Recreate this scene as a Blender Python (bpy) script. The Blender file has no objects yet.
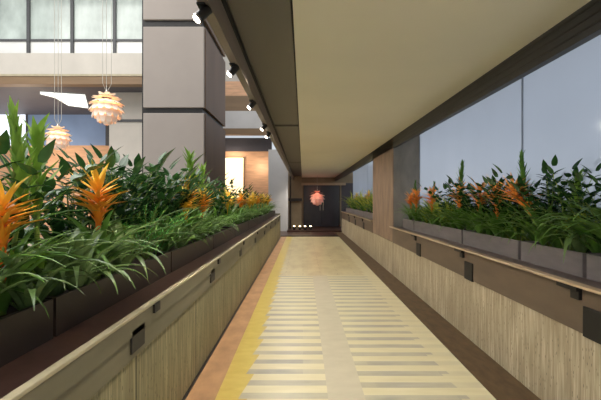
import bpy, bmesh, math, random
from mathutils import Vector, Matrix
PI = math.pi
sc = bpy.context.scene
C = sc.collection
rnd = random.Random(7)

# ------------------------------------------------------------------ materials
def srgb(r, g, b):
    f = lambda c: (c/255/12.92) if c/255 <= 0.04045 else ((c/255+0.055)/1.055)**2.4
    return (f(r), f(g), f(b), 1)

class N:
    """tiny helper for building node maths"""
    def __init__(s, name):
        s.m = bpy.data.materials.new(name); s.m.use_nodes = True
        s.t = s.m.node_tree; s.n = s.t.nodes; s.l = s.t.links
        s.b = s.n['Principled BSDF']; s.out = s.n['Material Output']
    def new(s, t, **kw):
        o = s.n.new(t)
        for k, v in kw.items(): setattr(o, k, v)
        return o
    def put(s, sock, v):
        if hasattr(v, 'is_output') or isinstance(v, bpy.types.NodeSocket): s.l.new(v, sock)
        else: sock.default_value = v
    def math(s, op, a, b=0.0, c=0.0):
        o = s.new('ShaderNodeMath', operation=op)
        for i, v in enumerate((a, b, c)): s.put(o.inputs[i], v)
        return o.outputs[0]
    def coord(s): return s.new('ShaderNodeTexCoord').outputs['Object']
    def sep(s, v):
        o = s.new('ShaderNodeSeparateXYZ'); s.l.new(v, o.inputs[0]); return o.outputs
    def scaled(s, v, sx, sy, sz):
        o = s.new('ShaderNodeMapping'); s.l.new(v, o.inputs[0]); o.inputs['Scale'].default_value = (sx, sy, sz); return o.outputs[0]
    def noise(s, v, scale, detail=4, rough=.55):
        o = s.new('ShaderNodeTexNoise'); s.l.new(v, o.inputs['Vector'])
        o.inputs['Scale'].default_value = scale; o.inputs['Detail'].default_value = detail; o.inputs['Roughness'].default_value = rough
        return o.outputs[0]
    def mix(s, f, a, b, blend='MIX'):
        o = s.new('ShaderNodeMix', data_type='RGBA', blend_type=blend)
        s.put(o.inputs[0], f); s.put(o.inputs[6], a); s.put(o.inputs[7], b); return o.outputs[2]
    def ramp(s, f, stops):
        o = s.new('ShaderNodeValToRGB'); s.l.new(f, o.inputs[0])
        e = o.color_ramp.elements
        while len(e) < len(stops): e.new(.5)
        for k, (p, c) in enumerate(stops): e[k].position = p; e[k].color = c
        return o.outputs[0]
    def bump(s, h, strength=.3, dist=.01):
        o = s.new('ShaderNodeBump'); o.inputs['Strength'].default_value = strength; o.inputs['Distance'].default_value = dist
        s.l.new(h, o.inputs['Height']); s.l.new(o.outputs[0], s.b.inputs['Normal'])
    def done(s, col, rough=.6, spec=.4, metal=0, coat=0):
        s.put(s.b.inputs['Base Color'], col); s.put(s.b.inputs['Roughness'], rough)
        s.b.inputs['Specular IOR Level'].default_value = spec; s.b.inputs['Metallic'].default_value = metal
        s.b.inputs['Coat Weight'].default_value = coat
        return s.m

def shade(c, k): return (min(c[0]*k, 1), min(c[1]*k, 1), min(c[2]*k, 1), 1)
def mat(name, col, rough=.6, var=.18, scale=6, stretch=(1, 1, 1), bump=0, spec=.4, metal=0, coat=0):
    n = N(name); v = n.scaled(n.coord(), *stretch); f = n.noise(v, scale)
    c = n.ramp(f, [(.3, shade(col, 1-var)), (.7, shade(col, 1+var))])
    if bump: n.bump(f, bump)
    return n.done(c, rough, spec, metal, coat)

def glow(name, col, strength):
    n = N(name); n.b.inputs['Emission Color'].default_value = col; n.b.inputs['Emission Strength'].default_value = strength
    f = n.noise(n.coord(), 3); n.done(n.ramp(f, [(.3, shade(col, .9)), (.7, col)]), .5); return n.m

def travertine(name, a, b, joint, pitch, off, dark):
    n = N(name); co = n.coord(); x, y, z = n.sep(co)
    s1 = n.noise(n.scaled(co, 1, 16, .9), 2.0, 5, .65)
    s2 = n.noise(n.scaled(co, 1, 46, 2.4), 1.4, 3, .6)
    blot = n.noise(co, 1.6, 3)
    f = n.math('ADD', n.math('MULTIPLY', s1, .55), n.math('MULTIPLY', s2, .45))
    c = n.ramp(f, [(.34, shade(a, .72)), (.48, a), (.64, b)])
    c = n.mix(n.ramp(blot, [(.4, (0, 0, 0, 1)), (.7, (.5, .5, .5, 1))]), c, dark)
    pit = n.new('ShaderNodeTexVoronoi'); n.l.new(n.scaled(co, 1, 30, 9), pit.inputs['Vector']); pit.inputs['Scale'].default_value = 1.6
    pm = n.math('LESS_THAN', pit.outputs['Distance'], .17)
    c = n.mix(n.math('MULTIPLY', pm, .75), c, shade(a, .3))
    fr = n.math('FRACT', n.math('DIVIDE', n.math('ADD', y, off), pitch))
    j = n.math('LESS_THAN', fr, joint)
    c = n.mix(j, c, shade(a, .22))
    n.bump(n.math('SUBTRACT', f, n.math('MULTIPLY', pm, .4)), .35, .012)
    return n.done(c, .62, .35)

M = {}
M['trav_l'] = travertine('left_wall_stone', srgb(138, 131, 102), srgb(178, 170, 138), .012, 1.2, .25, srgb(116, 114, 88))
M['trav_r'] = travertine('right_wall_stone', srgb(164, 150, 124), srgb(204, 192, 166), .0007, 50, 42.1, srgb(144, 130, 106))
M['band_l'] = mat('olive_concrete_band', srgb(112, 107, 88), .5, .14, 4, (1, .5, 2), .1)
M['band_r'] = mat('brown_stone_band', srgb(98, 83, 68), .5, .12, 4, (1, .5, 2), .1)
M['lip_l'] = mat('pale_edge_stone', srgb(172, 162, 136), .45, .1, 10)
M['lip_r'] = mat('pale_edge_bronze', srgb(176, 156, 128), .4, .1, 10)
M['ledge'] = mat('dark_red_brown_granite', srgb(56, 38, 32), .3, .35, 22, (1, 1, 1), 0, .5)
M['kerb'] = mat('dark_brown_kerb', srgb(84, 66, 46), .55, .3, 14, (1, .4, 1))
M['terracotta'] = mat('terracotta_border', srgb(180, 140, 102), .45, .2, 6, (1, .6, 1), .05)
M['ceil'] = mat('cream_ceiling_plaster', srgb(232, 226, 206), .75, .03, .8)
M['soffit'] = mat('brown_soffit_metal', srgb(104, 100, 94), .5, .06, 1.2, (3, .3, 1))
M['fascia'] = mat('bronze_fascia', srgb(128, 116, 106), .45, .14, 3, (1, .25, 6))
M['dark'] = mat('blackened_steel', srgb(40, 37, 35), .4, .2, 8)
M['fascia_r'] = mat('dark_grey_fascia', srgb(54, 53, 53), .45, .25, 5, (1, .08, 9))
M['black'] = mat('matt_black', srgb(20, 18, 17), .5, .2, 10)
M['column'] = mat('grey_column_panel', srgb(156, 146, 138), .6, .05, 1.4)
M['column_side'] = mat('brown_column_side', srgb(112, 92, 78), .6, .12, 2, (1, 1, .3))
M['pillar'] = mat('red_brown_stone_pillar', srgb(132, 110, 92), .6, .25, 5, (1, 1, .4), .1)
M['pillar_side'] = mat('grey_stone_pillar_side', srgb(132, 128, 122), .6, .2, 5, (1, 1, .4), .1)
M['white'] = mat('white_plaster', srgb(192, 186, 176), .6, .06, 1.5)
M['pale'] = mat('pale_grey_plaster', srgb(196, 194, 192), .6, .06, 1.5)
M['warmwood'] = mat('orange_timber', srgb(214, 166, 128), .5, .16, 4, (.4, 1, 3))
M['slab'] = mat('brown_slab_edge', srgb(128, 104, 78), .55, .12, 3, (.3, 1, 2))
M['soff2'] = mat('dark_grey_soffit', srgb(78, 76, 82), .6, .15, .8)
M['bluepane'] = mat('painted_sky_shop_pane', srgb(128, 152, 192), .55, .2, .9, (.5, 1, .4), 0, .6)  # sky reflected in the shop glass, painted as blue base colour
M['winpane'] = mat('painted_reflection_pane', srgb(176, 186, 180), .15, .28, 1.3, (1.2, 1, .7), 0, .6)  # reflected sky painted into the panes as pale, uneven base colour
M['winlow'] = mat('painted_bright_reflection_pane', srgb(226, 226, 222), .2, .06, 1.3)  # stronger reflection of the bottom row, painted as near-white colour
M['mullion'] = mat('dark_mullion', srgb(76, 76, 78), .45, .1, 6)
M['ground'] = mat('grey_paving', srgb(196, 190, 180), .6, .06, 1.5)
M['darkfloor'] = mat('dark_red_floor', srgb(70, 48, 40), .35, .2, 3)
M['doorpane'] = mat('dark_door_glass', srgb(44, 40, 46), .25, .35, 1.1, (1, 1, .5), 0, .6)
M['frame'] = mat('olive_door_frame', srgb(138, 124, 98), .5, .1, 3)
M['trough_l'] = mat('dark_brown_planter', srgb(38, 29, 25), .4, .2, 7, (1, 1, 2))
M['trough_r'] = mat('grey_planter', srgb(112, 106, 106), .5, .14, 9, (1, .4, 2))
M['soil'] = mat('dark_soil', srgb(52, 40, 30), .95, .4, 40, bump=.6)
M['chrome'] = mat('satin_nickel', srgb(190, 180, 168), .25, .06, 12, metal=1)
M['bulb'] = glow('lit_spot_lens', srgb(255, 244, 226), 14)
M['lampcore'] = glow('lit_lamp_core', srgb(255, 176, 112), 2.2)
M['lampred'] = glow('lit_red_lamp_core', srgb(255, 150, 120), 1.4)
M['strip'] = glow('lit_ceiling_panel', srgb(236, 238, 232), .9)
M['uplight'] = glow('lit_floor_light', srgb(255, 226, 176), 6)
M['warmroom'] = glow('lit_warm_room', srgb(255, 226, 180), 1.1)
M['whiteroom'] = glow('lit_white_room', srgb(232, 238, 250), 1.0)
M['petal'] = mat('cream_lamp_petal', srgb(250, 238, 222), .4, .06, 6)
M['petal_red'] = mat('coral_lamp_petal', srgb(244, 190, 168), .4, .08, 6)
M['cable'] = mat('steel_cable', srgb(176, 172, 162), .4, .05, 8)

def leafmat(name, a, b, rough=.34, transl=.18, tip=None):
    n = N(name); co = n.coord(); f = n.noise(co, 9, 3)
    c = n.ramp(f, [(.3, a), (.7, b)])
    inf = n.new('ShaderNodeObjectInfo').outputs['Random']
    c = n.mix(n.math('MULTIPLY', inf, .3), c, shade(b, 1.35))
    m = n.done(c, rough, .5)
    tr = n.new('ShaderNodeBsdfTranslucent'); n.l.new(c, tr.inputs[0])
    mx = n.new('ShaderNodeMixShader'); mx.inputs[0].default_value = transl
    n.l.new(n.b.outputs[0], mx.inputs[1]); n.l.new(tr.outputs[0], mx.inputs[2]); n.l.new(mx.outputs[0], n.out.inputs[0])
    return m
M['g_dark'] = leafmat('dark_glossy_leaf', srgb(30, 58, 28), srgb(58, 98, 48), .25)
M['g_mid'] = leafmat('mid_green_leaf', srgb(54, 92, 34), srgb(104, 146, 60), .33)
M['g_bright'] = leafmat('bright_green_leaf', srgb(84, 126, 38), srgb(142, 178, 70), .4, .3)
M['g_fern'] = leafmat('fern_green', srgb(40, 112, 40), srgb(92, 168, 74), .5, .3)
M['g_strap'] = leafmat('strap_leaf', srgb(58, 84, 44), srgb(120, 146, 88), .27)
M['g_lime'] = leafmat('lime_leaf', srgb(128, 146, 44), srgb(196, 198, 86), .4, .3)
M['stem'] = mat('green_stem', srgb(112, 132, 52), .5, .2, 12)

def flowermat(name, lo, mid, hi):
    n = N(name); x, y, z = n.sep(n.new('ShaderNodeTexCoord').outputs['Generated'])
    f = n.math('ADD', n.math('MULTIPLY', z, .8), n.math('MULTIPLY', n.noise(n.coord(), 14), .25))
    c = n.ramp(f, [(.2, lo), (.5, mid), (.85, hi)])
    return n.done(c, .45, .35)
M['f_orange'] = flowermat('orange_yellow_bracts', srgb(214, 76, 26), srgb(252, 150, 40), srgb(255, 214, 84))
M['f_deep'] = flowermat('deep_orange_bracts', srgb(214, 92, 36), srgb(252, 152, 60), srgb(255, 182, 92))
M['f_yellow'] = flowermat('yellow_bracts', srgb(206, 140, 30), srgb(246, 196, 60), srgb(255, 224, 110))

# striped block paving of the walkway
def deckmat():
    n = N('striped_block_paving'); co = n.coord(); x, y, z = n.sep(co)
    cream = n.ramp(n.noise(n.scaled(co, 2, 9, 1), 1.5), [(.1, srgb(200, 190, 150)), (.9, srgb(220, 212, 178))])
    grey = n.ramp(n.noise(n.scaled(co, 1.2, 6, 1), 2.2), [(.1, srgb(120, 116, 110)), (.9, srgb(172, 166, 156))])
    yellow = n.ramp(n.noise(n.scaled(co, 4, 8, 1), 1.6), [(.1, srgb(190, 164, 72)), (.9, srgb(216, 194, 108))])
    centre = n.ramp(n.noise(n.scaled(co, 3, 5, 1), 1.6), [(.1, srgb(180, 171, 148)), (.9, srgb(202, 194, 170))])
    wob = n.math('MULTIPLY', n.math('SUBTRACT', n.noise(n.scaled(co, .7, .5, 1), 1.2), .5), .06)
    right = n.math('GREATER_THAN', x, .34)
    yy = n.math('ADD', n.math('DIVIDE', y, .215), n.math('ADD', wob, n.math('MULTIPLY', right, .18)))
    row = n.math('FLOOR', yy)
    st = n.math('LESS_THAN', n.math('FRACT', yy), .44)
    # block length along the row: patches fade the grey
    wn = n.new('ShaderNodeTexWhiteNoise', noise_dimensions='2D')
    cb = n.new('ShaderNodeCombineXYZ'); n.l.new(n.math('FLOOR', n.math('MULTIPLY', x, 1.7)), cb.inputs[0]); n.l.new(row, cb.inputs[1])
    n.l.new(cb.outputs[0], wn.inputs['Vector'])
    wear = n.new('ShaderNodeMapRange'); n.l.new(n.noise(n.scaled(co, 1, 1, 1), 2.2, 4), wear.inputs[0])
    wear.inputs[1].default_value = .3; wear.inputs[2].default_value = .65; wear.inputs[3].default_value = 1; wear.inputs[4].default_value = .55
    st = n.math('MULTIPLY', n.math('MULTIPLY', st, wear.outputs[0]), n.math('ADD', .74, n.math('MULTIPLY', wn.outputs[0], .26)))
    striped = n.mix(st, cream, grey)
    # far end: small mixed blocks
    br = n.new('ShaderNodeTexBrick'); n.l.new(n.scaled(co, 1, 1, 1), br.inputs['Vector'])
    br.inputs['Scale'].default_value = 1.0; br.inputs['Brick Width'].default_value = .7; br.inputs['Row Height'].default_value = .215
    br.inputs['Mortar Size'].default_value = .006
    br.inputs['Color1'].default_value = srgb(208, 195, 154); br.inputs['Color2'].default_value = srgb(198, 185, 145); br.inputs['Mortar'].default_value = srgb(172, 158, 122)
    far = n.math('GREATER_THAN', n.math('ADD', y, n.math('MULTIPLY', wob, 6)), 7.9)
    isc = n.math('MULTIPLY', n.math('GREATER_THAN', x, .19), n.math('LESS_THAN', x, .47))
    c = n.mix(isc, striped, centre)
    brown = n.ramp(n.noise(n.scaled(co, 2.4, .8, 1), 1.3, 4), [(.42, (0, 0, 0, 1)), (.75, (.55, .55, .55, 1))])
    c = n.mix(far, c, n.mix(brown, br.outputs[0], srgb(150, 124, 84)))
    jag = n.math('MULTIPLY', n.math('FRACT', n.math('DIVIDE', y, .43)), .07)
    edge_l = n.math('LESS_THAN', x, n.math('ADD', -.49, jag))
    edge_r = n.math('GREATER_THAN', x, n.math('SUBTRACT', 1.26, jag))
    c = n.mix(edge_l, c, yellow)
    c = n.mix(n.math('MULTIPLY', edge_r, .75), c, cream)
    return n.done(c, .28, .5)
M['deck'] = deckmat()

def glassmat(name, tint, clear):
    n = N(name); f = n.noise(n.coord(), .8)
    c = n.ramp(f, [(.3, shade(tint, .96)), (.7, shade(tint, 1.04))])
    n.done(c, .12, .5)
    tl = n.new('ShaderNodeBsdfTranslucent'); n.l.new(c, tl.inputs[0])
    tp = n.new('ShaderNodeBsdfTransparent'); tp.inputs[0].default_value = tint
    gl = n.new('ShaderNodeBsdfGlossy'); gl.inputs['Roughness'].default_value = .1
    a = n.new('ShaderNodeMixShader'); a.inputs[0].default_value = clear
    n.l.new(tl.outputs[0], a.inputs[1]); n.l.new(tp.outputs[0], a.inputs[2])
    b = n.new('ShaderNodeMixShader'); b.inputs[0].default_value = .012
    n.l.new(a.outputs[0], b.inputs[1]); n.l.new(gl.outputs[0], b.inputs[2]); n.l.new(b.outputs[0], n.out.inputs[0])
    return n.m
M['glass'] = glassmat('bluish_frosted_glass', (.84, .87, .92, 1), .5)

M['joint'] = mat('grey_silicone_joint', srgb(128, 138, 150), .5, .05, 6)

# ------------------------------------------------------------------ mesh helpers
def bx(bm, x0, x1, y0, y1, z0, z1):
    xs, ys, zs = sorted((x0, x1)), sorted((y0, y1)), sorted((z0, z1))
    v = [bm.verts.new((x, y, z)) for z in zs for y in ys for x in xs]
    for f in ((0, 2, 3, 1), (4, 5, 7, 6), (0, 1, 5, 4), (2, 6, 7, 3), (0, 4, 6, 2), (1, 3, 7, 5)):
        bm.faces.new([v[i] for i in f])
    return v

def tube(bm, pts, rad, seg=8, cap=True):
    rings = []
    for i, p in enumerate(pts):
        p = Vector(p)
        d = (Vector(pts[min(i+1, len(pts)-1)])-Vector(pts[max(i-1, 0)])).normalized()
        u = d.orthogonal().normalized(); w = d.cross(u)
        if rings:                                   # keep the ring frame steady along the path
            u = (pu - d*pu.dot(d)).normalized(); w = d.cross(u)
        pu = u
        r = rad[i] if isinstance(rad, (list, tuple)) else rad
        rings.append([bm.verts.new(p+(u*math.cos(2*PI*k/seg)+w*math.sin(2*PI*k/seg))*r) for k in range(seg)])
    for a, b in zip(rings, rings[1:]):
        for k in range(seg): bm.faces.new((a[k], a[(k+1) % seg], b[(k+1) % seg], b[k]))
    if cap:
        bm.faces.new(list(reversed(rings[0]))); bm.faces.new(rings[-1])

def leaf(bm, base, az, length, width, elev, droop, segs=7, fold=.25, shape=.5, thick=0, roll=0):
    """a folded blade that starts at `elev` and bends down by `droop`"""
    p = Vector(base); rows = []
    side = Vector((-math.sin(az), math.cos(az), 0))
    for i in range(segs+1):
        t = i/segs
        e = elev-droop*t**1.3
        d = Vector((math.cos(az)*math.cos(e), math.sin(az)*math.cos(e), math.sin(e)))
        up = side.cross(d) * -1
        w = width*max(.04, (math.sin(PI*min(1, .12+.88*t)**shape) if shape != 1 else math.sin(PI*(.08+.9*t))))
        s = (side*math.cos(roll)+up*math.sin(roll))
        up2 = d.cross(s)
        rows.append((bm.verts.new(p-s*w/2+up2*w*fold), bm.verts.new(p), bm.verts.new(p+s*w/2+up2*w*fold)))
        p = p+d*(length/segs)
    for a, b in zip(rows, rows[1:]):
        bm.faces.new((a[0], a[1], b[1], b[0])); bm.faces.new((a[1], a[2], b[2], b[1]))

def build(name, bm, m, parent=None, smooth=False, bevel=0, loc=None):
    bmesh.ops.recalc_face_normals(bm, faces=bm.faces) if not smooth else None
    me = bpy.data.meshes.new(name); bm.to_mesh(me); bm.free()
    for k in (m if isinstance(m, (list, tuple)) else [m]): me.materials.append(k)
    if smooth:
        for p in me.polygons: p.use_smooth = True
    o = bpy.data.objects.new(name, me); C.objects.link(o)
    if parent: o.parent = parent
    if loc: o.location = loc
    if bevel:
        b = o.modifiers.new('bevel', 'BEVEL'); b.width = bevel; b.segments = 2; b.limit_method = 'ANGLE'
    return o

def box(name, m, dims, parent=None, bevel=0):
    bm = bmesh.new(); bx(bm, *dims); return build(name, bm, m, parent, bevel=bevel)
def struct(name, m, dims, parent=None, bevel=0):
    o = box(name, m, dims, parent, bevel)
    if parent is None: o['kind'] = 'structure'
    return o
def empty(name, loc=(0, 0, 0), rz=0):
    o = bpy.data.objects.new(name, None); C.objects.link(o); o.location = loc; o.rotation_euler = (0, 0, rz); o.empty_display_size = .1
    return o
def tag(o, label, cat, group=None):
    o['label'] = label; o['category'] = cat
    if group: o['group'] = group
    return o
def copy_tree(o, parent=None):
    c = o.copy(); C.objects.link(c)
    if parent: c.parent = parent
    for ch in list(o.children): copy_tree(ch, c)
    return c

# ------------------------------------------------------------------ the setting: walkway
YN, YE = -1.6, 16.2
XL, XR = -.9, 1.78
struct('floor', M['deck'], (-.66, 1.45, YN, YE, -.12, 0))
struct('trim_1', M['terracotta'], (XL, -.66, YN, YE, -.12, .0))
k = struct('trim_2', M['kerb'], (1.45, XR, YN, 18.4, -.12, .004))
struct('trim_30', M['dark'], (XL, XL+.018, YN, 15.7, 0, .014))
struct('floor_far', M['darkfloor'], (-4, 4, YE, 24, -.2, -.02))
struct('trim_3', M['dark'], (XL, 1.45, YE, YE+.1, -.15, .03))
struct('floor_atrium', M['ground'], (-22, XL-.8, -4, 26, -.3, -.05))
struct('floor_outside', M['ground'], (2.6, 40, -10, 60, -.4, -.2))

# left parapet: stone lower wall, concrete band, dark ledge with a pale edge
LE = 15.7
struct('wall_left', M['trav_l'], (XL, -1.75, YN, LE, 0, .66))
band = struct('trim_4', M['band_l'], (XL+.012, -1.75, YN, LE, .668, .884))
struct('trim_5', M['black'], (XL-.02, -1.74, YN, LE-.01, .66, .668))
struct('trim_6', M['lip_l'], (XL+.026, XL-.01, YN, LE, .884, .902), bevel=.004)
struct('trim_7', M['ledge'], (XL-.01, -1.75, YN, LE, .884, .9))
struct('trim_29', M['band_l'], (XL+.022, XL+.012, YN, LE, .79, .884))
for i in range(8):
    y = 2.14+1.77*i
    n_ = box('dark_notch_box', M['black'], (XL+.022, XL-.06, y-.085, y+.085, .7, .825), band, .004)  # dark of an open notch put in as a solid black box
    box('rail_bracket', M['black'], (XL+.034, XL-.02, y+.2, y+.29, .835, .884), band)
struct('wall_left_end', M['band_l'], (-1.75, XL, LE, LE+.3, 0, .95))

# right parapet
RE = 18.4
PY0, PY1 = 7.9, 10.2
struct('wall_right', M['trav_r'], (XR, 2.5, YN, RE, 0, .65))
bandr = struct('trim_8', M['band_r'], (XR-.008, 2.5, YN, PY0, .65, .943))
bandr2 = struct('trim_9', M['band_r'], (XR-.008, 2.5, PY1, RE, .65, .943))
struct('trim_10', M['lip_r'], (XR-.05, XR+.02, YN, PY0+.15, .943, .96), bevel=.004)
struct('trim_11', M['lip_r'], (XR-.05, XR+.02, PY1, RE, .943, .96), bevel=.004)
struct('trim_12', M['ledge'], (XR+.02, 2.5, YN, PY0, .943, .955))
struct('trim_13', M['ledge'], (XR+.02, 2.5, PY1, RE, .943, .955))
for i in range(9):
    y = 2.42+1.85*i-1.85
    b_ = bandr if y < PY0-.2 else bandr2
    if PY0-.3 < y < PY1+.2: continue
    box('dark_notch_box', M['black'], (XR-.02, XR+.06, y-.1, y+.1, .64, .83), b_, .004)  # solid black box standing in for the dark hollow of a notch
    bm = bmesh.new(); bx(bm, XR-.045, XR, y+.12, y+.32, .915, .943); bx(bm, XR-.03, XR, y+.12, y+.2, .86, .915)
    build('rail_bracket', bm, M['black'], b_)
# pillar between the planting recesses
p = struct('pillar_right', M['pillar'], (XR, 2.31, PY0+.02, PY1, .66, 3.0))
box('side_panel', M['pillar_side'], (XR+.012, 2.3, PY0, PY0+.02, .96, 3.0), p)
# glazing
def pane(name, y0, y1):
    w = empty(name, (2.3, y0, .955)); w['kind'] = 'structure'
    bm = bmesh.new(); bx(bm, 0, .012, .01, y1-y0-.01, 0, 2.05); build('pane', bm, M['glass'], w)
    bm = bmesh.new(); bx(bm, -.004, .016, y1-y0-.004, y1-y0+.004, 0, 2.05); build('joint', bm, M['joint'], w)
pane('window_1', -1.6, 4.2); pane('window_2', 4.2, 7.89); pane('window_3', 10.21, 14.2); pane('window_4', 14.2, RE)

# ceiling: cream panel, darker soffit on its left, fascias either side
CZ = 2.75
struct('ceiling', M['ceil'], (-.065, XR, YN, 22.6, CZ-.02, CZ+.25))
for q, (a, b) in enumerate(((YN, 6.68), (6.84, 13.4), (13.5, 22.6))):
    struct('ceiling_soffit' if q == 0 else 'ceiling_soffit.%03d' % q, M['soffit'], (-.48, -.08, a, b, CZ, CZ+.2))
struct('trim_14', M['black'], (-.5, -.06, YN, 22.6, CZ+.04, CZ+.3))
beam = struct('trim_15', M['fascia'], (-.55, -.494, YN, 22.6, CZ-.22, CZ+.5))
box('shadow_gap', M['black'], (-.5, -.484, YN, 22.6, CZ-.05, CZ-.001), beam)
fr = struct('trim_16', M['fascia_r'], (XR, XR+.06, YN, 22.6, CZ-.23, CZ+.05))
bm = bmesh.new()
for zz in (.05, .11, .17): bx(bm, XR-.006, XR, YN, 22.6, CZ-.23+zz, CZ-.23+zz+.012)
build('reveal', bm, M['dark'], fr)
struct('ceiling_recess', M['dark'], (XR+.06, 2.6, YN, 22.6, 3.0, 3.1))

# end of the walkway: pillar, dark glazed door and frame
EY = 22.5
struct('wall_end', M['frame'], (-3.4, -.1, EY, EY+.3, -.1, 3.4))
struct('wall_end_top', M['frame'], (-.1, 4.5, EY, EY+.3, 2.42, 3.4))
struct('trim_17', M['lip_r'], (-.1, 2.4, EY-.12, EY, 2.3, 2.44))
struct('wall_end_right', M['soff2'], (2.16, 4.5, EY, EY+.3, -.1, 2.42))
d = empty('door_1', (0, EY+.1, -.02)); d['kind'] = 'structure'
box('door_frame', M['frame'], (-.1, .02, -.1, .1, 0, 2.42), d)
box('door_frame', M['frame'], (2.08, 2.16, -.1, .1, 0, 2.42), d)
box('backing', M['black'], (.02, 2.08, .06, .09, 0, 2.4), d)
for x0, x1 in ((.022, 1.045), (1.055, 2.078)):
    l_ = box('door_leaf', M['doorpane'], (x0, x1, 0, .05, 0, 2.4), d, .01)
    xh = x1-.08 if x0 < .5 else x0+.08
    box('handle', M['chrome'], (xh-.015, xh+.015, -.06, 0, .9, 1.5), l_)
struct('pillar_end', M['frame'], (-.62, -.08, 20.9, 21.4, -.05, 2.73))
struct('trim_18', M['dark'], (-.7, -.62, 20.88, 21.42, -.05, 2.73))
struct('trim_19', M['dark'], (-1.55, -.05, 20.7, 20.88, 1.42, 1.56))
struct('trim_20', M['darkfloor'], (-.75, 2.3, 18.7, 19.6, -.05, .05))
struct('wall_end_left', M['pale'], (-1.66, -.72, 19.2, 19.5, -.05, 3.9))

# building column rising behind the left planter
col = empty('column_left', (-2.58, 8, 0)); col['kind'] = 'structure'
for z0, z1 in ((-.05, 3.23), (3.34, 4.96), (5.1, 6.6), (6.72, 8.4)):
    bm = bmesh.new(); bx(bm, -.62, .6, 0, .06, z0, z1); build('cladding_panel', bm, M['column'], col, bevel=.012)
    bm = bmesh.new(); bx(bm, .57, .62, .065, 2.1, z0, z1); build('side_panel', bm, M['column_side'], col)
bm = bmesh.new(); bx(bm, -.66, .56, .05, 2.08, -.05, 8.4); build('core', bm, M['dark'], col)

# ------------------------------------------------------------------ building across the atrium
FY = 12.0
struct('trim_21', M['slab'], (-16, -3.6, FY, FY+.3, 4.96, 5.2))
struct('ceiling_atrium', M['soff2'], (-16, -3.6, FY+.3, 17, 4.98, 5.2))
struct('balustrade', M['white'], (-16, -3.6, FY+.02, FY+.12, 5.2, 5.9))
struct('trim_22', M['lip_l'], (-16, -3.6, FY-.02, FY+.16, 5.2, 5.26))
wx = [-16, -13.6, -11.05, -8.42, -7.08, -5.78, -4.2]
for i, (a, b) in enumerate(zip(wx[2:], wx[3:])):
    w = empty('window_%d' % (5+i), (a, FY+.3, 5.9)); w['kind'] = 'structure'
    L = b-a
    for z0, z1 in ((0, .46), (.52, 3.0)):
        bm = bmesh.new(); bx(bm, .03, L-.03, 0, .03, z0, z1); build('pane', bm, M['winpane' if z0 else 'winlow'], w)
    bm = bmesh.new(); bx(bm, 0, L, -.04, .05, .46, .52); bx(bm, -.045, .045, -.06, .05, 0, 3.0); build('window_frame', bm, M['mullion'], w)
struct('wall_atrium_upper', M['white'], (-16, -3.6, FY+.34, FY+.6, 5.2, 9))
# shop front recessed under the slab
SY = 16.4
struct('wall_shop', M['warmwood'], (-20, -6, SY, SY+.2, -.05, 3.72))
w = empty('window_9', (-20, SY, 3.72)); w['kind'] = 'structure'
bm = bmesh.new(); bx(bm, 8.7, 12.2, 0, .05, 0, 1.3); build('pane', bm, M['bluepane'], w)
bm = bmesh.new(); bx(bm, 0, 8.66, 0, .05, 0, 1.3); build('pane', bm, M['whiteroom'], w)
bm = bmesh.new(); bx(bm, 11.95, 12.25, -.1, .06, -.02, 1.3); bx(bm, 8.64, 8.72, -.03, .06, 0, 1.3); build('window_frame', bm, M['mullion'], w)
wl = struct('wall_shop_side', M['white'], (-6.3, -3.6, 13, 16.4, -.05, 4.98))
box('rail', M['mullion'], (-6.3, -3.6, 12.96, 13, 4.02, 4.1), wl)
# tapered light panels fixed under the slab
def soffit_light(x0, x1, y0, y1, label):
    bm = bmesh.new()
    lo = [bm.verts.new(v) for v in ((-8.48, 12.9, 4.9), (-7.23, 13.27, 4.9), (-8.0, 14.9, 4.9), (-8.5, 14.5, 4.9), (-8.3, 13.4, 4.9))]
    hi = [bm.verts.new((v.co.x, v.co.y, 4.98)) for v in lo]
    bm.faces.new(lo); bm.faces.new(hi)
    for i in range(5): bm.faces.new((lo[i], lo[(i+1) % 5], hi[(i+1) % 5], hi[i]))
    tag(build('ceiling_light', bm, M['strip']), label, 'ceiling light')
soffit_light(-8.7, -7.55, 13.0, 14.7, 'pale tapered ceiling light under the dark slab, beside the hanging lamps')
# far wing seen between the column and the walkway beam
FZ = 20.0
struct('trim_23', M['pale'], (-6, -.75, FZ, FZ+.2, 5.05, 5.93))
struct('trim_24', M['slab'], (-6, -.75, FZ-.05, FZ+.3, 4.74, 5.05))
struct('wall_far_upper', M['white'], (-6, -.75, FZ+.6, FZ+.8, 5.05, 11))
struct('trim_25', M['warmwood'], (-6, -.75, FZ+.3, FZ+.6, 6.75, 7.5))
struct('trim_26', M['slab'], (-6, -.75, FZ+.25, FZ+.6, 5.93, 6.75))
struct('wall_far_lower', M['warmwood'], (-6, -1.66, FZ+1.2, FZ+1.4, -.05, 4.05))
struct('wall_far_band', M['soff2'], (-6, -1.66, FZ+1.1, FZ+1.4, 4.05, 4.75))
w = empty('window_10', (-4.1, FZ+1.12, 1.6)); w['kind'] = 'structure'
bm = bmesh.new(); bx(bm, 0, .95, 0, .06, 0, 2.1); build('pane', bm, M['warmroom'], w)
bm = bmesh.new(); bx(bm, .95, 1.0, -.02, .06, 0, 2.1); bx(bm, 0, 1.0, -.02, .06, 2.1, 2.15); build('window_frame', bm, M['slab'], w)
# roof beams that carry the hanging lamps
struct('trim_27', M['dark'], (-16, -2, 10.4, 10.6, 8.4, 8.6))
struct('trim_28', M['dark'], (-16, -2, 11.2, 11.4, 8.4, 8.6))
# low pale wall in the street outside the glass
struct('wall_outside', M['pale'], (6.2, 40, 32, 32.4, -.2, 1.9))

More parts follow.
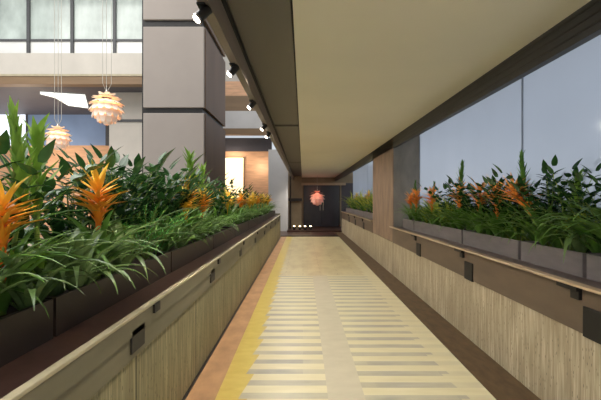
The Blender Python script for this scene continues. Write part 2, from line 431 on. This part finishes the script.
# ------------------------------------------------------------------ lamps
def petal_lamp(name, loc, R, top, pm, cm, label, cables=3):
    """pendant of overlapping petals in rings round a lit core"""
    t = empty(name, loc); tag(t, label, 'pendant lamp')
    bm = bmesh.new(); bmesh.ops.create_uvsphere(bm, u_segments=20, v_segments=12, radius=R*.6); build('lit_core', bm, cm, t, True)
    tiers = 7
    for k in range(tiers):
        th = PI*(.1+.8*k/(tiers-1)); n = max(6, int(15*math.sin(th)))
        bm = bmesh.new()
        for j in range(n):
            a = 2*PI*(j+.5*(k % 2))/n
            c = Vector((math.sin(th)*math.cos(a), math.sin(th)*math.sin(a), math.cos(th)))
            s = Vector((-math.sin(a), math.cos(a), 0)); dn = s.cross(c)
            if dn.z > 0: dn = -dn
            w = R*.33; l = R*.4
            pts = []
            for (u, v, o) in ((-.5, -.5, .7), (.5, -.5, .7), (-.62, .1, .9), (.62, .1, .9), (-.3, .55, 1.04), (.3, .55, 1.04)):
                pts.append(c*R*o+s*u*w+dn*v*l)
            vs = [bm.verts.new(q) for q in pts]; vi = [bm.verts.new(q-c*R*.02) for q in pts]
            for f in ((0, 1, 3, 2), (2, 3, 5, 4)):
                bm.faces.new([vs[i] for i in f]); bm.faces.new([vi[i] for i in reversed(f)])
        build('petal_ring', bm, pm, t)
    bm = bmesh.new(); tube(bm, [(0, 0, R*.8), (0, 0, R*1.12)], [R*.16, R*.07], 10); build('cap', bm, M['chrome'], t)
    for j in range(cables):
        a = 2*PI*j/cables; bm = bmesh.new()
        r = R*.28 if cables > 1 else 0
        tube(bm, [(r*.2*math.cos(a), r*.2*math.sin(a), R*1.08), (r*math.cos(a), r*math.sin(a), R*1.5), (r*math.cos(a), r*math.sin(a), top-loc[2])], .007, 5)
        build('cable', bm, M['cable'], t)
    return t
petal_lamp('petal_pendant_lamp', (-5.15, 10.5, 3.9), .42, 8.4, M['petal'], M['lampcore'], 'larger cream petal pendant lamp hanging close to the grey column')
petal_lamp('petal_pendant_lamp', (-6.92, 11.3, 3.25), .34, 8.4, M['petal'], M['lampcore'], 'smaller cream petal pendant lamp low behind the tall bright green stems')
petal_lamp('petal_pendant_lamp', (.72, 20.3, 1.59), .38, CZ-.02, M['petal_red'], M['lampred'], 'coral red petal pendant lamp in front of the dark door at the walkway end', 1)

# track spotlights on the left beam
def make_spot():
    t = empty('track_spotlight')
    bm = bmesh.new(); tube(bm, [(0, 0, 0), (0, 0, -.05)], .012, 8); bx(bm, -.03, .03, -.05, .05, -.012, 0); build('bracket', bm, M['black'], t)
    ax = Vector((-.62, -.3, -.72)).normalized(); c = Vector((0, 0, -.07))
    bm = bmesh.new(); tube(bm, [c-ax*.08, c-ax*.07, c+ax*.05], [.02, .036, .04], 16, False)
    b = build('housing', bm, M['dark'], t, True)
    bm = bmesh.new(); tube(bm, [c+ax*.045, c+ax*.058], [.042, .042], 16); build('rim', bm, M['chrome'], b)
    bm = bmesh.new(); tube(bm, [c+ax*.056, c+ax*.062], [.034, .03], 16); build('lens', bm, M['bulb'], b)
    return t
s0 = make_spot()
words = ['nearest lit spotlight under the beam, at the top edge beside the column', 'second lit spotlight from the camera under the left beam',
         'third lit spotlight under the beam, by the pale far balcony', 'fourth lit spotlight along the left beam, just before the last', 'farthest lit spotlight at the low end of the left beam']
for i, y in enumerate((2.12, 3.05, 4.16, 5.45, 6.1)):
    o = s0 if i == 0 else copy_tree(s0)
    o.location = (-.535, y, CZ-.22); o.scale = (.72, .72, .72); tag(o, words[i], 'spotlight', 'spotlights on the left beam')
    L = bpy.data.lights.new('spot_beam', 'SPOT'); L.energy = 26; L.spot_size = 1.5; L.spot_blend = .8; L.color = (1, .84, .62); L.shadow_soft_size = .03
    lo = bpy.data.objects.new('spot_beam', L); C.objects.link(lo)
    ax = Vector((-.62, -.3, -.72)).normalized()
    lo.location = Vector((-.535, y, CZ-.29))+ax*.075; lo.rotation_euler = Vector((-.75, .1, -.9)).to_track_quat('-Z', 'Y').to_euler()
# floor uplights at the far end
u0 = empty('floor_light')
bm = bmesh.new(); tube(bm, [(0, 0, 0), (0, 0, .16)], [.06, .07], 12); build('housing', bm, M['dark'], u0)
bm = bmesh.new(); tube(bm, [(0, 0, .16), (0, 0, .2)], [.05, .04], 12); build('lens', bm, M['uplight'], u0)
for i, x in enumerate((-.42, -.15, .1, .36)):
    o = u0 if i == 0 else copy_tree(u0)
    o.location = (x, 19.1, .05); tag(o, ['leftmost', 'second from left', 'third from left', 'rightmost'][i]+' of the small glowing floor lights before the dark door', 'floor light', 'floor lights at the walkway end')

# ------------------------------------------------------------------ planters
def planter(side, y0, y1, label):
    if side < 0: x0, x1, z0, h, m = -1.56, -1.08, .9, .17, M['trough_l']
    else: x0, x1, z0, h, m = 1.95, 2.26, .955, .17, M['trough_r']
    t = empty('planter_box', ((x0+x1)/2, (y0+y1)/2, z0)); hx, hy = (x1-x0)/2, (y1-y0)/2
    bm = bmesh.new()
    o = [(-hx, -hy), (hx, -hy), (hx, hy), (-hx, hy)]; k = .022
    inn = [(-hx+k, -hy+k), (hx-k, -hy+k), (hx-k, hy-k), (-hx+k, hy-k)]
    A = [bm.verts.new((a, b, 0)) for a, b in o]; B = [bm.verts.new((a, b, h)) for a, b in o]
    Cc = [bm.verts.new((a, b, h)) for a, b in inn]; D = [bm.verts.new((a, b, .03)) for a, b in inn]
    bm.faces.new(A[::-1]); bm.faces.new(D)
    for i in range(4):
        j = (i+1) % 4
        bm.faces.new((A[i], A[j], B[j], B[i])); bm.faces.new((B[i], B[j], Cc[j], Cc[i])); bm.faces.new((Cc[i], Cc[j], D[j], D[i]))
    build('trough', bm, m, t)
    bm = bmesh.new(); bx(bm, -hx+k, hx-k, -hy+k, hy-k, .03, h-.03); build('soil', bm, M['soil'], t)
    tag(t, label, 'planter', 'planter boxes on the %s ledge' % ('left' if side < 0 else 'right'))
ORD = ['nearest', 'second', 'third', 'fourth', 'fifth', 'sixth', 'seventh', 'eighth', 'ninth', 'tenth', 'eleventh', 'twelfth', 'thirteenth', 'fourteenth',
       'fifteenth', 'sixteenth', 'seventeenth', 'eighteenth', 'nineteenth', 'twentieth']
def nth(i): return 'nearest' if i == 0 else ORD[i]+' nearest'
ly = [.2+1.54*i for i in range(11)]
for i, (a, b) in enumerate(zip(ly, ly[1:])):
    planter(-1, a+.01, b-.01, nth(i)+' dark brown planter trough on the left ledge')
ry = [1.6, 2.77, 3.6, 4.9, 7.03, 7.86]
for i, (a, b) in enumerate(zip(ry, ry[1:])):
    planter(1, a+.02, b-.02, nth(i)+' grey planter trough on the right ledge, before the stone pillar')
for i, (a, b) in enumerate(((10.3, 12.9), (12.9, 15.5), (15.5, 18.2))):
    planter(1, a+.02, b-.02, ['nearest', 'middle', 'farthest'][i]+' grey planter trough on the right ledge, beyond the stone pillar')

# ------------------------------------------------------------------ plants (prototypes)
def P_bromeliad(seed, fm, lean=0):
    r = random.Random(seed); t = empty('bromeliad')
    bm = bmesh.new()
    for i in range(20):
        leaf(bm, (0, 0, .0), i*2.4+r.random()*.4, r.uniform(.34, .52), r.uniform(.035, .05), r.uniform(.9, 1.4), r.uniform(.9, 1.9), 8, .22, .8)
    build('foliage', bm, M['g_mid'], t, True)
    lx = math.sin(lean)
    ax = lambda q: Vector((lx*(.02+.34*q), 0, .13+.4*q*math.cos(lean*.6)))
    bm = bmesh.new(); tube(bm, [(0, 0, 0), (lx*.01, 0, .08), ax(0), ax(.5), ax(.96)], [.013, .012, .011, .009, .004], 8); build('flower_stem', bm, M['stem'], t, True)
    bm = bmesh.new()
    n = 96
    for i in range(n):
        q = i/n; a = i*2.4
        up = max(0, (q-.32)/.68)
        ln = (.055+.03*q if q < .32 else .065+.1*min(1, up*1.6))*r.uniform(.75, 1.25)
        el = 1.35-1.05*min(1, up*1.7)+(.95*(q-.84)/.16 if q > .84 else 0)+r.uniform(-.25, .25)
        leaf(bm, ax(q*.86), a, ln, .024+.004*up, el, r.uniform(-.4, .5), 4, .3, .8)
    build('flower', bm, fm, t, True)
    return t
def P_tall(seed, m, top=.85, blades=34, spread=1.1):
    r = random.Random(seed); t = empty('tall_stem_plant')
    bm = bmesh.new(); pts = [(.03*math.sin(q*3), 0, top*.92*q/6) for q in range(7)]
    tube(bm, pts, [.014-.0015*q for q in range(7)], 8); build('stem', bm, M['stem'], t, True)
    bm = bmesh.new()
    for i in range(blades):
        q = i/blades; z = top*(.42+.48*q)
        leaf(bm, (.02*math.sin(z*5), 0, z), i*2.4, r.uniform(.13, .22)*(1-.35*q), .036, spread+.3*q, r.uniform(-.1, .3), 5, .28, .75)
    for i in range(8):
        leaf(bm, (0, 0, .02), i*2.4, r.uniform(.25, .4), .035, 1.25, r.uniform(.5, 1.1), 6, .2, .8)
    build('foliage', bm, m, t, True); return t
def P_zz(seed, h=.75):
    r = random.Random(seed); t = empty('dark_leafy_plant'); st = bmesh.new(); fo = bmesh.new()
    for i in range(11):
        a = i*2.4+r.random()*.5; L = h*r.uniform(.75, 1.05); e = r.uniform(1.15, 1.5); p = Vector((0.03*math.cos(a), .03*math.sin(a), 0)); pts = []
        for k in range(9):
            q = k/8; ee = e-.55*q*q
            pts.append(p.copy())
            if k > 1:
                for sd in (-1, 1):
                    leaf(fo, p, a+sd*r.uniform(.9, 1.5), r.uniform(.13, .19)*(1-.25*q), .062, ee*.5+r.uniform(-.2, .3), r.uniform(.1, .7), 5, .12, .7)
            p = p+Vector((math.cos(a)*math.cos(ee), math.sin(a)*math.cos(ee), math.sin(ee)))*(L/8)
        leaf(fo, p, a, .14, .055, .9, .3, 5, .12, .7)
        tube(st, pts, [.009-.0007*k for k in range(9)], 6)
    build('stems', st, M['stem'], t, True); build('foliage', fo, M['g_dark'], t, True); return t
def P_strap(seed, m, n=30, L=(.45, .75), w=(.042, .06)):
    r = random.Random(seed); t = empty('arching_strap_plant'); bm = bmesh.new()
    for i in range(n):
        leaf(bm, (.03*math.cos(i*2.4), .03*math.sin(i*2.4), 0), i*2.4+r.random()*.5, r.uniform(*L), r.uniform(*w), r.uniform(.8, 1.35), r.uniform(1.3, 2.4), 10, .2, .75)
    build('foliage', bm, m, t, True); return t
def P_fern(seed):
    r = random.Random(seed); t = empty('foxtail_fern'); bm = bmesh.new(); st = bmesh.new()
    for i in range(16):
        a = i*2.4; e = r.uniform(.75, 1.5); L = r.uniform(.3, .5); p = Vector((0, 0, 0)); pts = []
        for k in range(22):
            q = k/21; ee = e-.8*q*q
            dv = Vector((math.cos(a)*math.cos(ee), math.sin(a)*math.cos(ee), math.sin(ee)))
            pts.append(p.copy())
            if k > 2:
                for j in range(5):
                    leaf(bm, p, a+j*1.257+k, .05*(1.15-.6*q), .006, ee*.5+r.uniform(-.5, .7), .2, 2, .1, .8)
            p = p+dv*(L/21)
        tube(st, pts[::3], .004, 5)
    build('stems', st, M['stem'], t, True); build('foliage', bm, M['g_fern'], t, True); return t
def P_lime(seed):
    r = random.Random(seed); t = empty('spiky_lime_plant'); bm = bmesh.new()
    for i in range(34):
        leaf(bm, (0, 0, .12*r.random()), i*2.4, r.uniform(.3, .6), r.uniform(.03, .045), r.uniform(.7, 1.5), r.uniform(.1, 1.0), 7, .22, .8)
    build('foliage', bm, M['g_lime'], t, True)
    st = bmesh.new(); tube(st, [(0, 0, 0), (0, 0, .15)], .016, 8); build('stem', st, M['stem'], t, True); return t

proto = {
    'bo': [P_bromeliad(1, M['f_orange']), P_bromeliad(2, M['f_orange'])],
    'bd': [P_bromeliad(3, M['f_deep'], .8), P_bromeliad(4, M['f_deep'])],
    'by': [P_bromeliad(5, M['f_yellow'])],
    'ts': [P_tall(6, M['g_bright'], .86), P_tall(7, M['g_bright'], .8, 34, .8)],
    'td': [P_tall(8, M['g_mid'], .9, 40)],
    'zz': [P_zz(9), P_zz(10, .7), P_zz(11, .8)],
    'st': [P_strap(12, M['g_strap'], 18, (.5, .82)), P_strap(13, M['g_strap'], 16, (.5, .8))],
    'gm': [P_strap(14, M['g_mid'], 34, (.45, .75), (.035, .055)), P_strap(15, M['g_mid'], 34, (.45, .8), (.035, .055))],
    'fe': [P_fern(16)],
    'li': [P_lime(17), P_lime(18)],
}
KIND = {'bo': ('bromeliad', 'orange and yellow flowered bromeliad'), 'bd': ('bromeliad', 'deep orange flowered bromeliad'), 'by': ('bromeliad', 'yellow flowered bromeliad'),
        'ts': ('leafy plant', 'tall bright green spiked stem plant'), 'td': ('leafy plant', 'tall dark green spiked stem plant'), 'zz': ('leafy plant', 'dark glossy leafy plant'),
        'st': ('leafy plant', 'pale arching strap leaved plant'), 'gm': ('leafy plant', 'mid green strap leaved plant'), 'fe': ('fern', 'fluffy bright green fern'), 'li': ('leafy plant', 'spiky lime green plant')}
spots = []      # kind, x, y, scale, rotation or None
def put(k, x, y, s=1.0, rz=None, v=None):
    if x < 0: y *= (x+.07)/x; x += .07
    spots.append((k, x, y, s, rz, v))
# left ledge, read off the photograph from near to far
put('bo', -1.27, 1.69, .95); put('ts', -1.34, 1.87, 1.04, 1.0, 0); put('ts', -1.33, 2.0, 1.06, 2.2, 1); put('st', -1.28, 1.5, .8); put('gm', -1.45, 1.6)
put('st', -1.27, 2.05, .8); put('bo', -1.26, 2.46, 1.12); put('gm', -1.45, 2.45, .9); put('zz', -1.52, 2.95, 1.05); put('st', -1.24, 2.72, .95)
put('fe', -1.28, 3.25, 1.15); put('zz', -1.48, 3.45, 1.0); put('zz', -1.5, 3.9, 1.0); put('gm', -1.3, 3.75, .85)
put('fe', -1.3, 3.6, 1.0); put('zz', -1.47, 4.35, 1.0); put('by', -1.27, 4.32, 1.0); put('bo', -1.3, 4.45, 1.2); put('zz', -1.5, 4.85, .95)
put('bo', -1.27, 5.08, 1.0); put('ts', -1.48, 5.25, 1.36, .5, 1); put('gm', -1.32, 4.9, .8); put('ts', -1.45, 5.75, 1.2, 2.0, 1); put('st', -1.26, 5.5, .75); put('zz', -1.5, 6.2, .9)
y = 6.0
seq = ['gm', 'zz', 'by', 'st', 'zz', 'ts', 'gm', 'bo', 'zz', 'st', 'by', 'li', 'gm', 'by', 'zz', 'st', 'bo', 'li', 'zz', 'by', 'gm', 'li', 'by', 'st', 'zz', 'by', 'li', 'gm', 'bo', 'li']
for i, k in enumerate(seq):
    front = k in ('st', 'gm', 'by', 'bo')
    put(k, (-1.26 if k in ('by', 'bo') else -1.3 if front else -1.47)+rnd.uniform(-.03, .03), 6.1+i*.312, rnd.uniform(1.02, 1.15) if k in ('by', 'bo') else rnd.uniform(.78, .95))
for y_ in (1.95, 2.65, 3.2, 3.7, 4.15, 4.6, 5.05): put('zz', -1.53, y_, .95)
for y_ in (2.25, 4.0, 4.7): put('st', -1.22, y_, .75)
put('st', -1.2, 1.75, .72); put('st', -1.2, 2.12, .8)
# right ledge
put('gm', 2.1, 2.15, 1.0); put('zz', 2.12, 2.5, .72); put('st', 2.08, 2.62, .95); put('gm', 2.12, 2.85, 1.0); put('li', 2.12, 3.0, .8); put('zz', 2.13, 3.2, .75); put('st', 2.05, 2.95, .9)
put('gm', 2.14, 3.35, .9); put('bd', 2.03, 3.38, 1.12, PI*.72, 0); put('td', 2.14, 3.9, 1.0); put('zz', 2.13, 3.75, .8); put('zz', 2.13, 4.1, .8); put('gm', 2.12, 4.0, .7)
put('bd', 2.0, 4.12, 1.06, None, 1); put('bd', 2.0, 4.52, 1.06, None, 1); put('gm', 2.1, 4.5, .8); put('gm', 2.1, 4.95, .8); put('zz', 2.13, 4.9, .72); put('bd', 2.0, 5.1, 1.1, None, 1)
put('td', 2.14, 5.4, 1.06); put('li', 2.12, 5.65, .8); put('gm', 2.12, 5.6, .65); put('li', 2.12, 6.1, .85); put('bd', 2.0, 6.2, 1.05, None, 1); put('gm', 2.12, 5.95, .65); put('td', 2.14, 6.55, .8)
put('li', 2.1, 6.8, .62); put('gm', 2.08, 7.1, .75); put('bd', 2.01, 7.1, 1.05, None, 1); put('li', 2.12, 6.65, .7); put('td', 2.12, 7.55, .88); put('bd', 2.0, 7.42, .95, None, 1)
for y_ in (3.45, 3.95, 4.35, 4.75, 5.15, 5.7): put('zz', 2.14, y_, .84)
for y_ in (3.65, 4.25, 4.85, 5.4, 5.85, 6.35, 6.9): put('gm', 2.14, y_, .85)
for y_ in (6.45, 5.95): put('li', 2.13, y_, .95)
for y_ in (2.3, 2.75): put('zz', 2.13, y_, .72)
put('ts', 2.1, 3.06, .8, 1.2, 1); put('ts', 2.12, 2.72, .78, 2.5, 1); put('gm', 2.1, 2.6, 1.05)
yy = 11.1
for i, k in enumerate(['li', 'gm', 'li', 'by', 'li', 'gm', 'li', 'li', 'by', 'gm', 'li', 'li']):
    put(k, 2.1, yy+i*.56, rnd.uniform(1.05, 1.3))
# one object per plant; ordinals follow each kind along its ledge
used = {}
groups = {}
for s in spots:
    side = 'left' if s[1] < 0 else ('right' if s[2] < 9 else 'far right')
    groups.setdefault((s[0], side), []).append(s)
for (k, side), lst in groups.items():
    lst.sort(key=lambda s: s[2])
    cat, desc = KIND[k]
    for i, (k, x, y_, sca, rz, v) in enumerate(lst):
        pl = proto[k]; idx = v if v is not None else rnd.randrange(len(pl)); src = pl[idx]
        if src not in used: o = src; used[src] = 1
        else: o = copy_tree(src)
        z = .9+.17-.035 if x < 0 else .955+.17-.035
        o.location = (x, y_, z); o.rotation_euler = (0, 0, rnd.uniform(0, 6.28) if rz is None else rz); o.scale = (sca, sca, sca)
        where = {'left': 'in the left planters', 'right': 'in the right planters before the pillar', 'far right': 'in the right planters beyond the pillar'}[side]
        lab = 'only '+desc+' '+where if len(lst) == 1 else (('farthest ' if i == len(lst)-1 else nth(i)+' ')+desc+' '+where)
        tag(o, lab, cat, desc+'s '+where)
for pl in proto.values():
    for src in pl:
        if src not in used:
            for ch in list(src.children): bpy.data.objects.remove(ch)
            bpy.data.objects.remove(src)

# ------------------------------------------------------------------ light
W = bpy.data.worlds.new('sky'); sc.world = W; W.use_nodes = True
wn = W.node_tree; bg = wn.nodes['Background']
tc = wn.nodes.new('ShaderNodeTexCoord'); sp = wn.nodes.new('ShaderNodeSeparateXYZ'); wn.links.new(tc.outputs['Generated'], sp.inputs[0])
rp = wn.nodes.new('ShaderNodeValToRGB'); wn.links.new(sp.outputs[2], rp.inputs[0])
el = rp.color_ramp.elements
el.new(.1); el.new(.4)
for k_, (p_, c_) in enumerate(((.0, (.74, .74, .72, 1)), (.09, (.62, .65, .68, 1)), (.16, (.45, .49, .54, 1)), (.5, (.37, .41, .47, 1)))):
    el[k_].position = p_; el[k_].color = c_
wn.links.new(rp.outputs[0], bg.inputs[0]); bg.inputs[1].default_value = .9
def area(name, loc, aim, sx, sy, e, col):
    L = bpy.data.lights.new(name, 'AREA'); L.shape = 'RECTANGLE'; L.size = sx; L.size_y = sy; L.energy = e; L.color = col
    o = bpy.data.objects.new(name, L); C.objects.link(o); o.location = loc
    o.rotation_euler = (Vector(aim)-Vector(loc)).to_track_quat('-Z', 'Y').to_euler(); return o
area('skylight', (-6.5, 5, 11), (-5, 7, 0), 9, 14, 1450, (1, .97, .92))
# added fill lamps without fixtures, brightening the walkway from under the soffit
for y in (.5, 3.5, 6.5, 9.5, 12.5, 15.5, 18.5):
    L = bpy.data.lights.new('walkway_fill', 'SPOT'); L.energy = 112; L.spot_size = 2.6; L.spot_blend = .7; L.color = (1, .92, .8); L.shadow_soft_size = .08
    o = bpy.data.objects.new('walkway_fill', L); C.objects.link(o); o.location = (-.3, y, CZ-.03); o.rotation_euler = (0, -.4, 0)
L = bpy.data.lights.new('red_lamp_light', 'POINT'); L.energy = 4; L.color = (1, .4, .25); L.shadow_soft_size = .3
o = bpy.data.objects.new('red_lamp_light', L); C.objects.link(o); o.location = (.72, 20.8, 1.9)

def point(name, loc, e, col, r=.3):
    L = bpy.data.lights.new(name, 'POINT'); L.energy = e; L.color = col; L.shadow_soft_size = r
    o = bpy.data.objects.new(name, L); C.objects.link(o); o.location = loc
point('shop_light', (-10, 14.4, 3.0), 110, (1, .86, .7)); point('far_room_light', (-3.6, 20.7, 3.6), 32, (1, .84, .66)); point('far_room_light', (-2.2, 20.7, 3.2), 16, (1, .84, .66))
# ------------------------------------------------------------------ camera
cam = bpy.data.cameras.new('camera'); co = bpy.data.objects.new('camera', cam); C.objects.link(co); sc.camera = co
co.location = (0, 0, 1.5); co.rotation_euler = (PI/2, 0, 0)
cam.sensor_width = 36; cam.lens = 36*400/601; cam.shift_x = -(303-300.5)/601; cam.shift_y = -.0008; cam.clip_start = .05; cam.clip_end = 200
sc.view_settings.view_transform = 'Standard'; sc.view_settings.look = 'None'; sc.view_settings.gamma = 1; sc.view_settings.exposure = .5
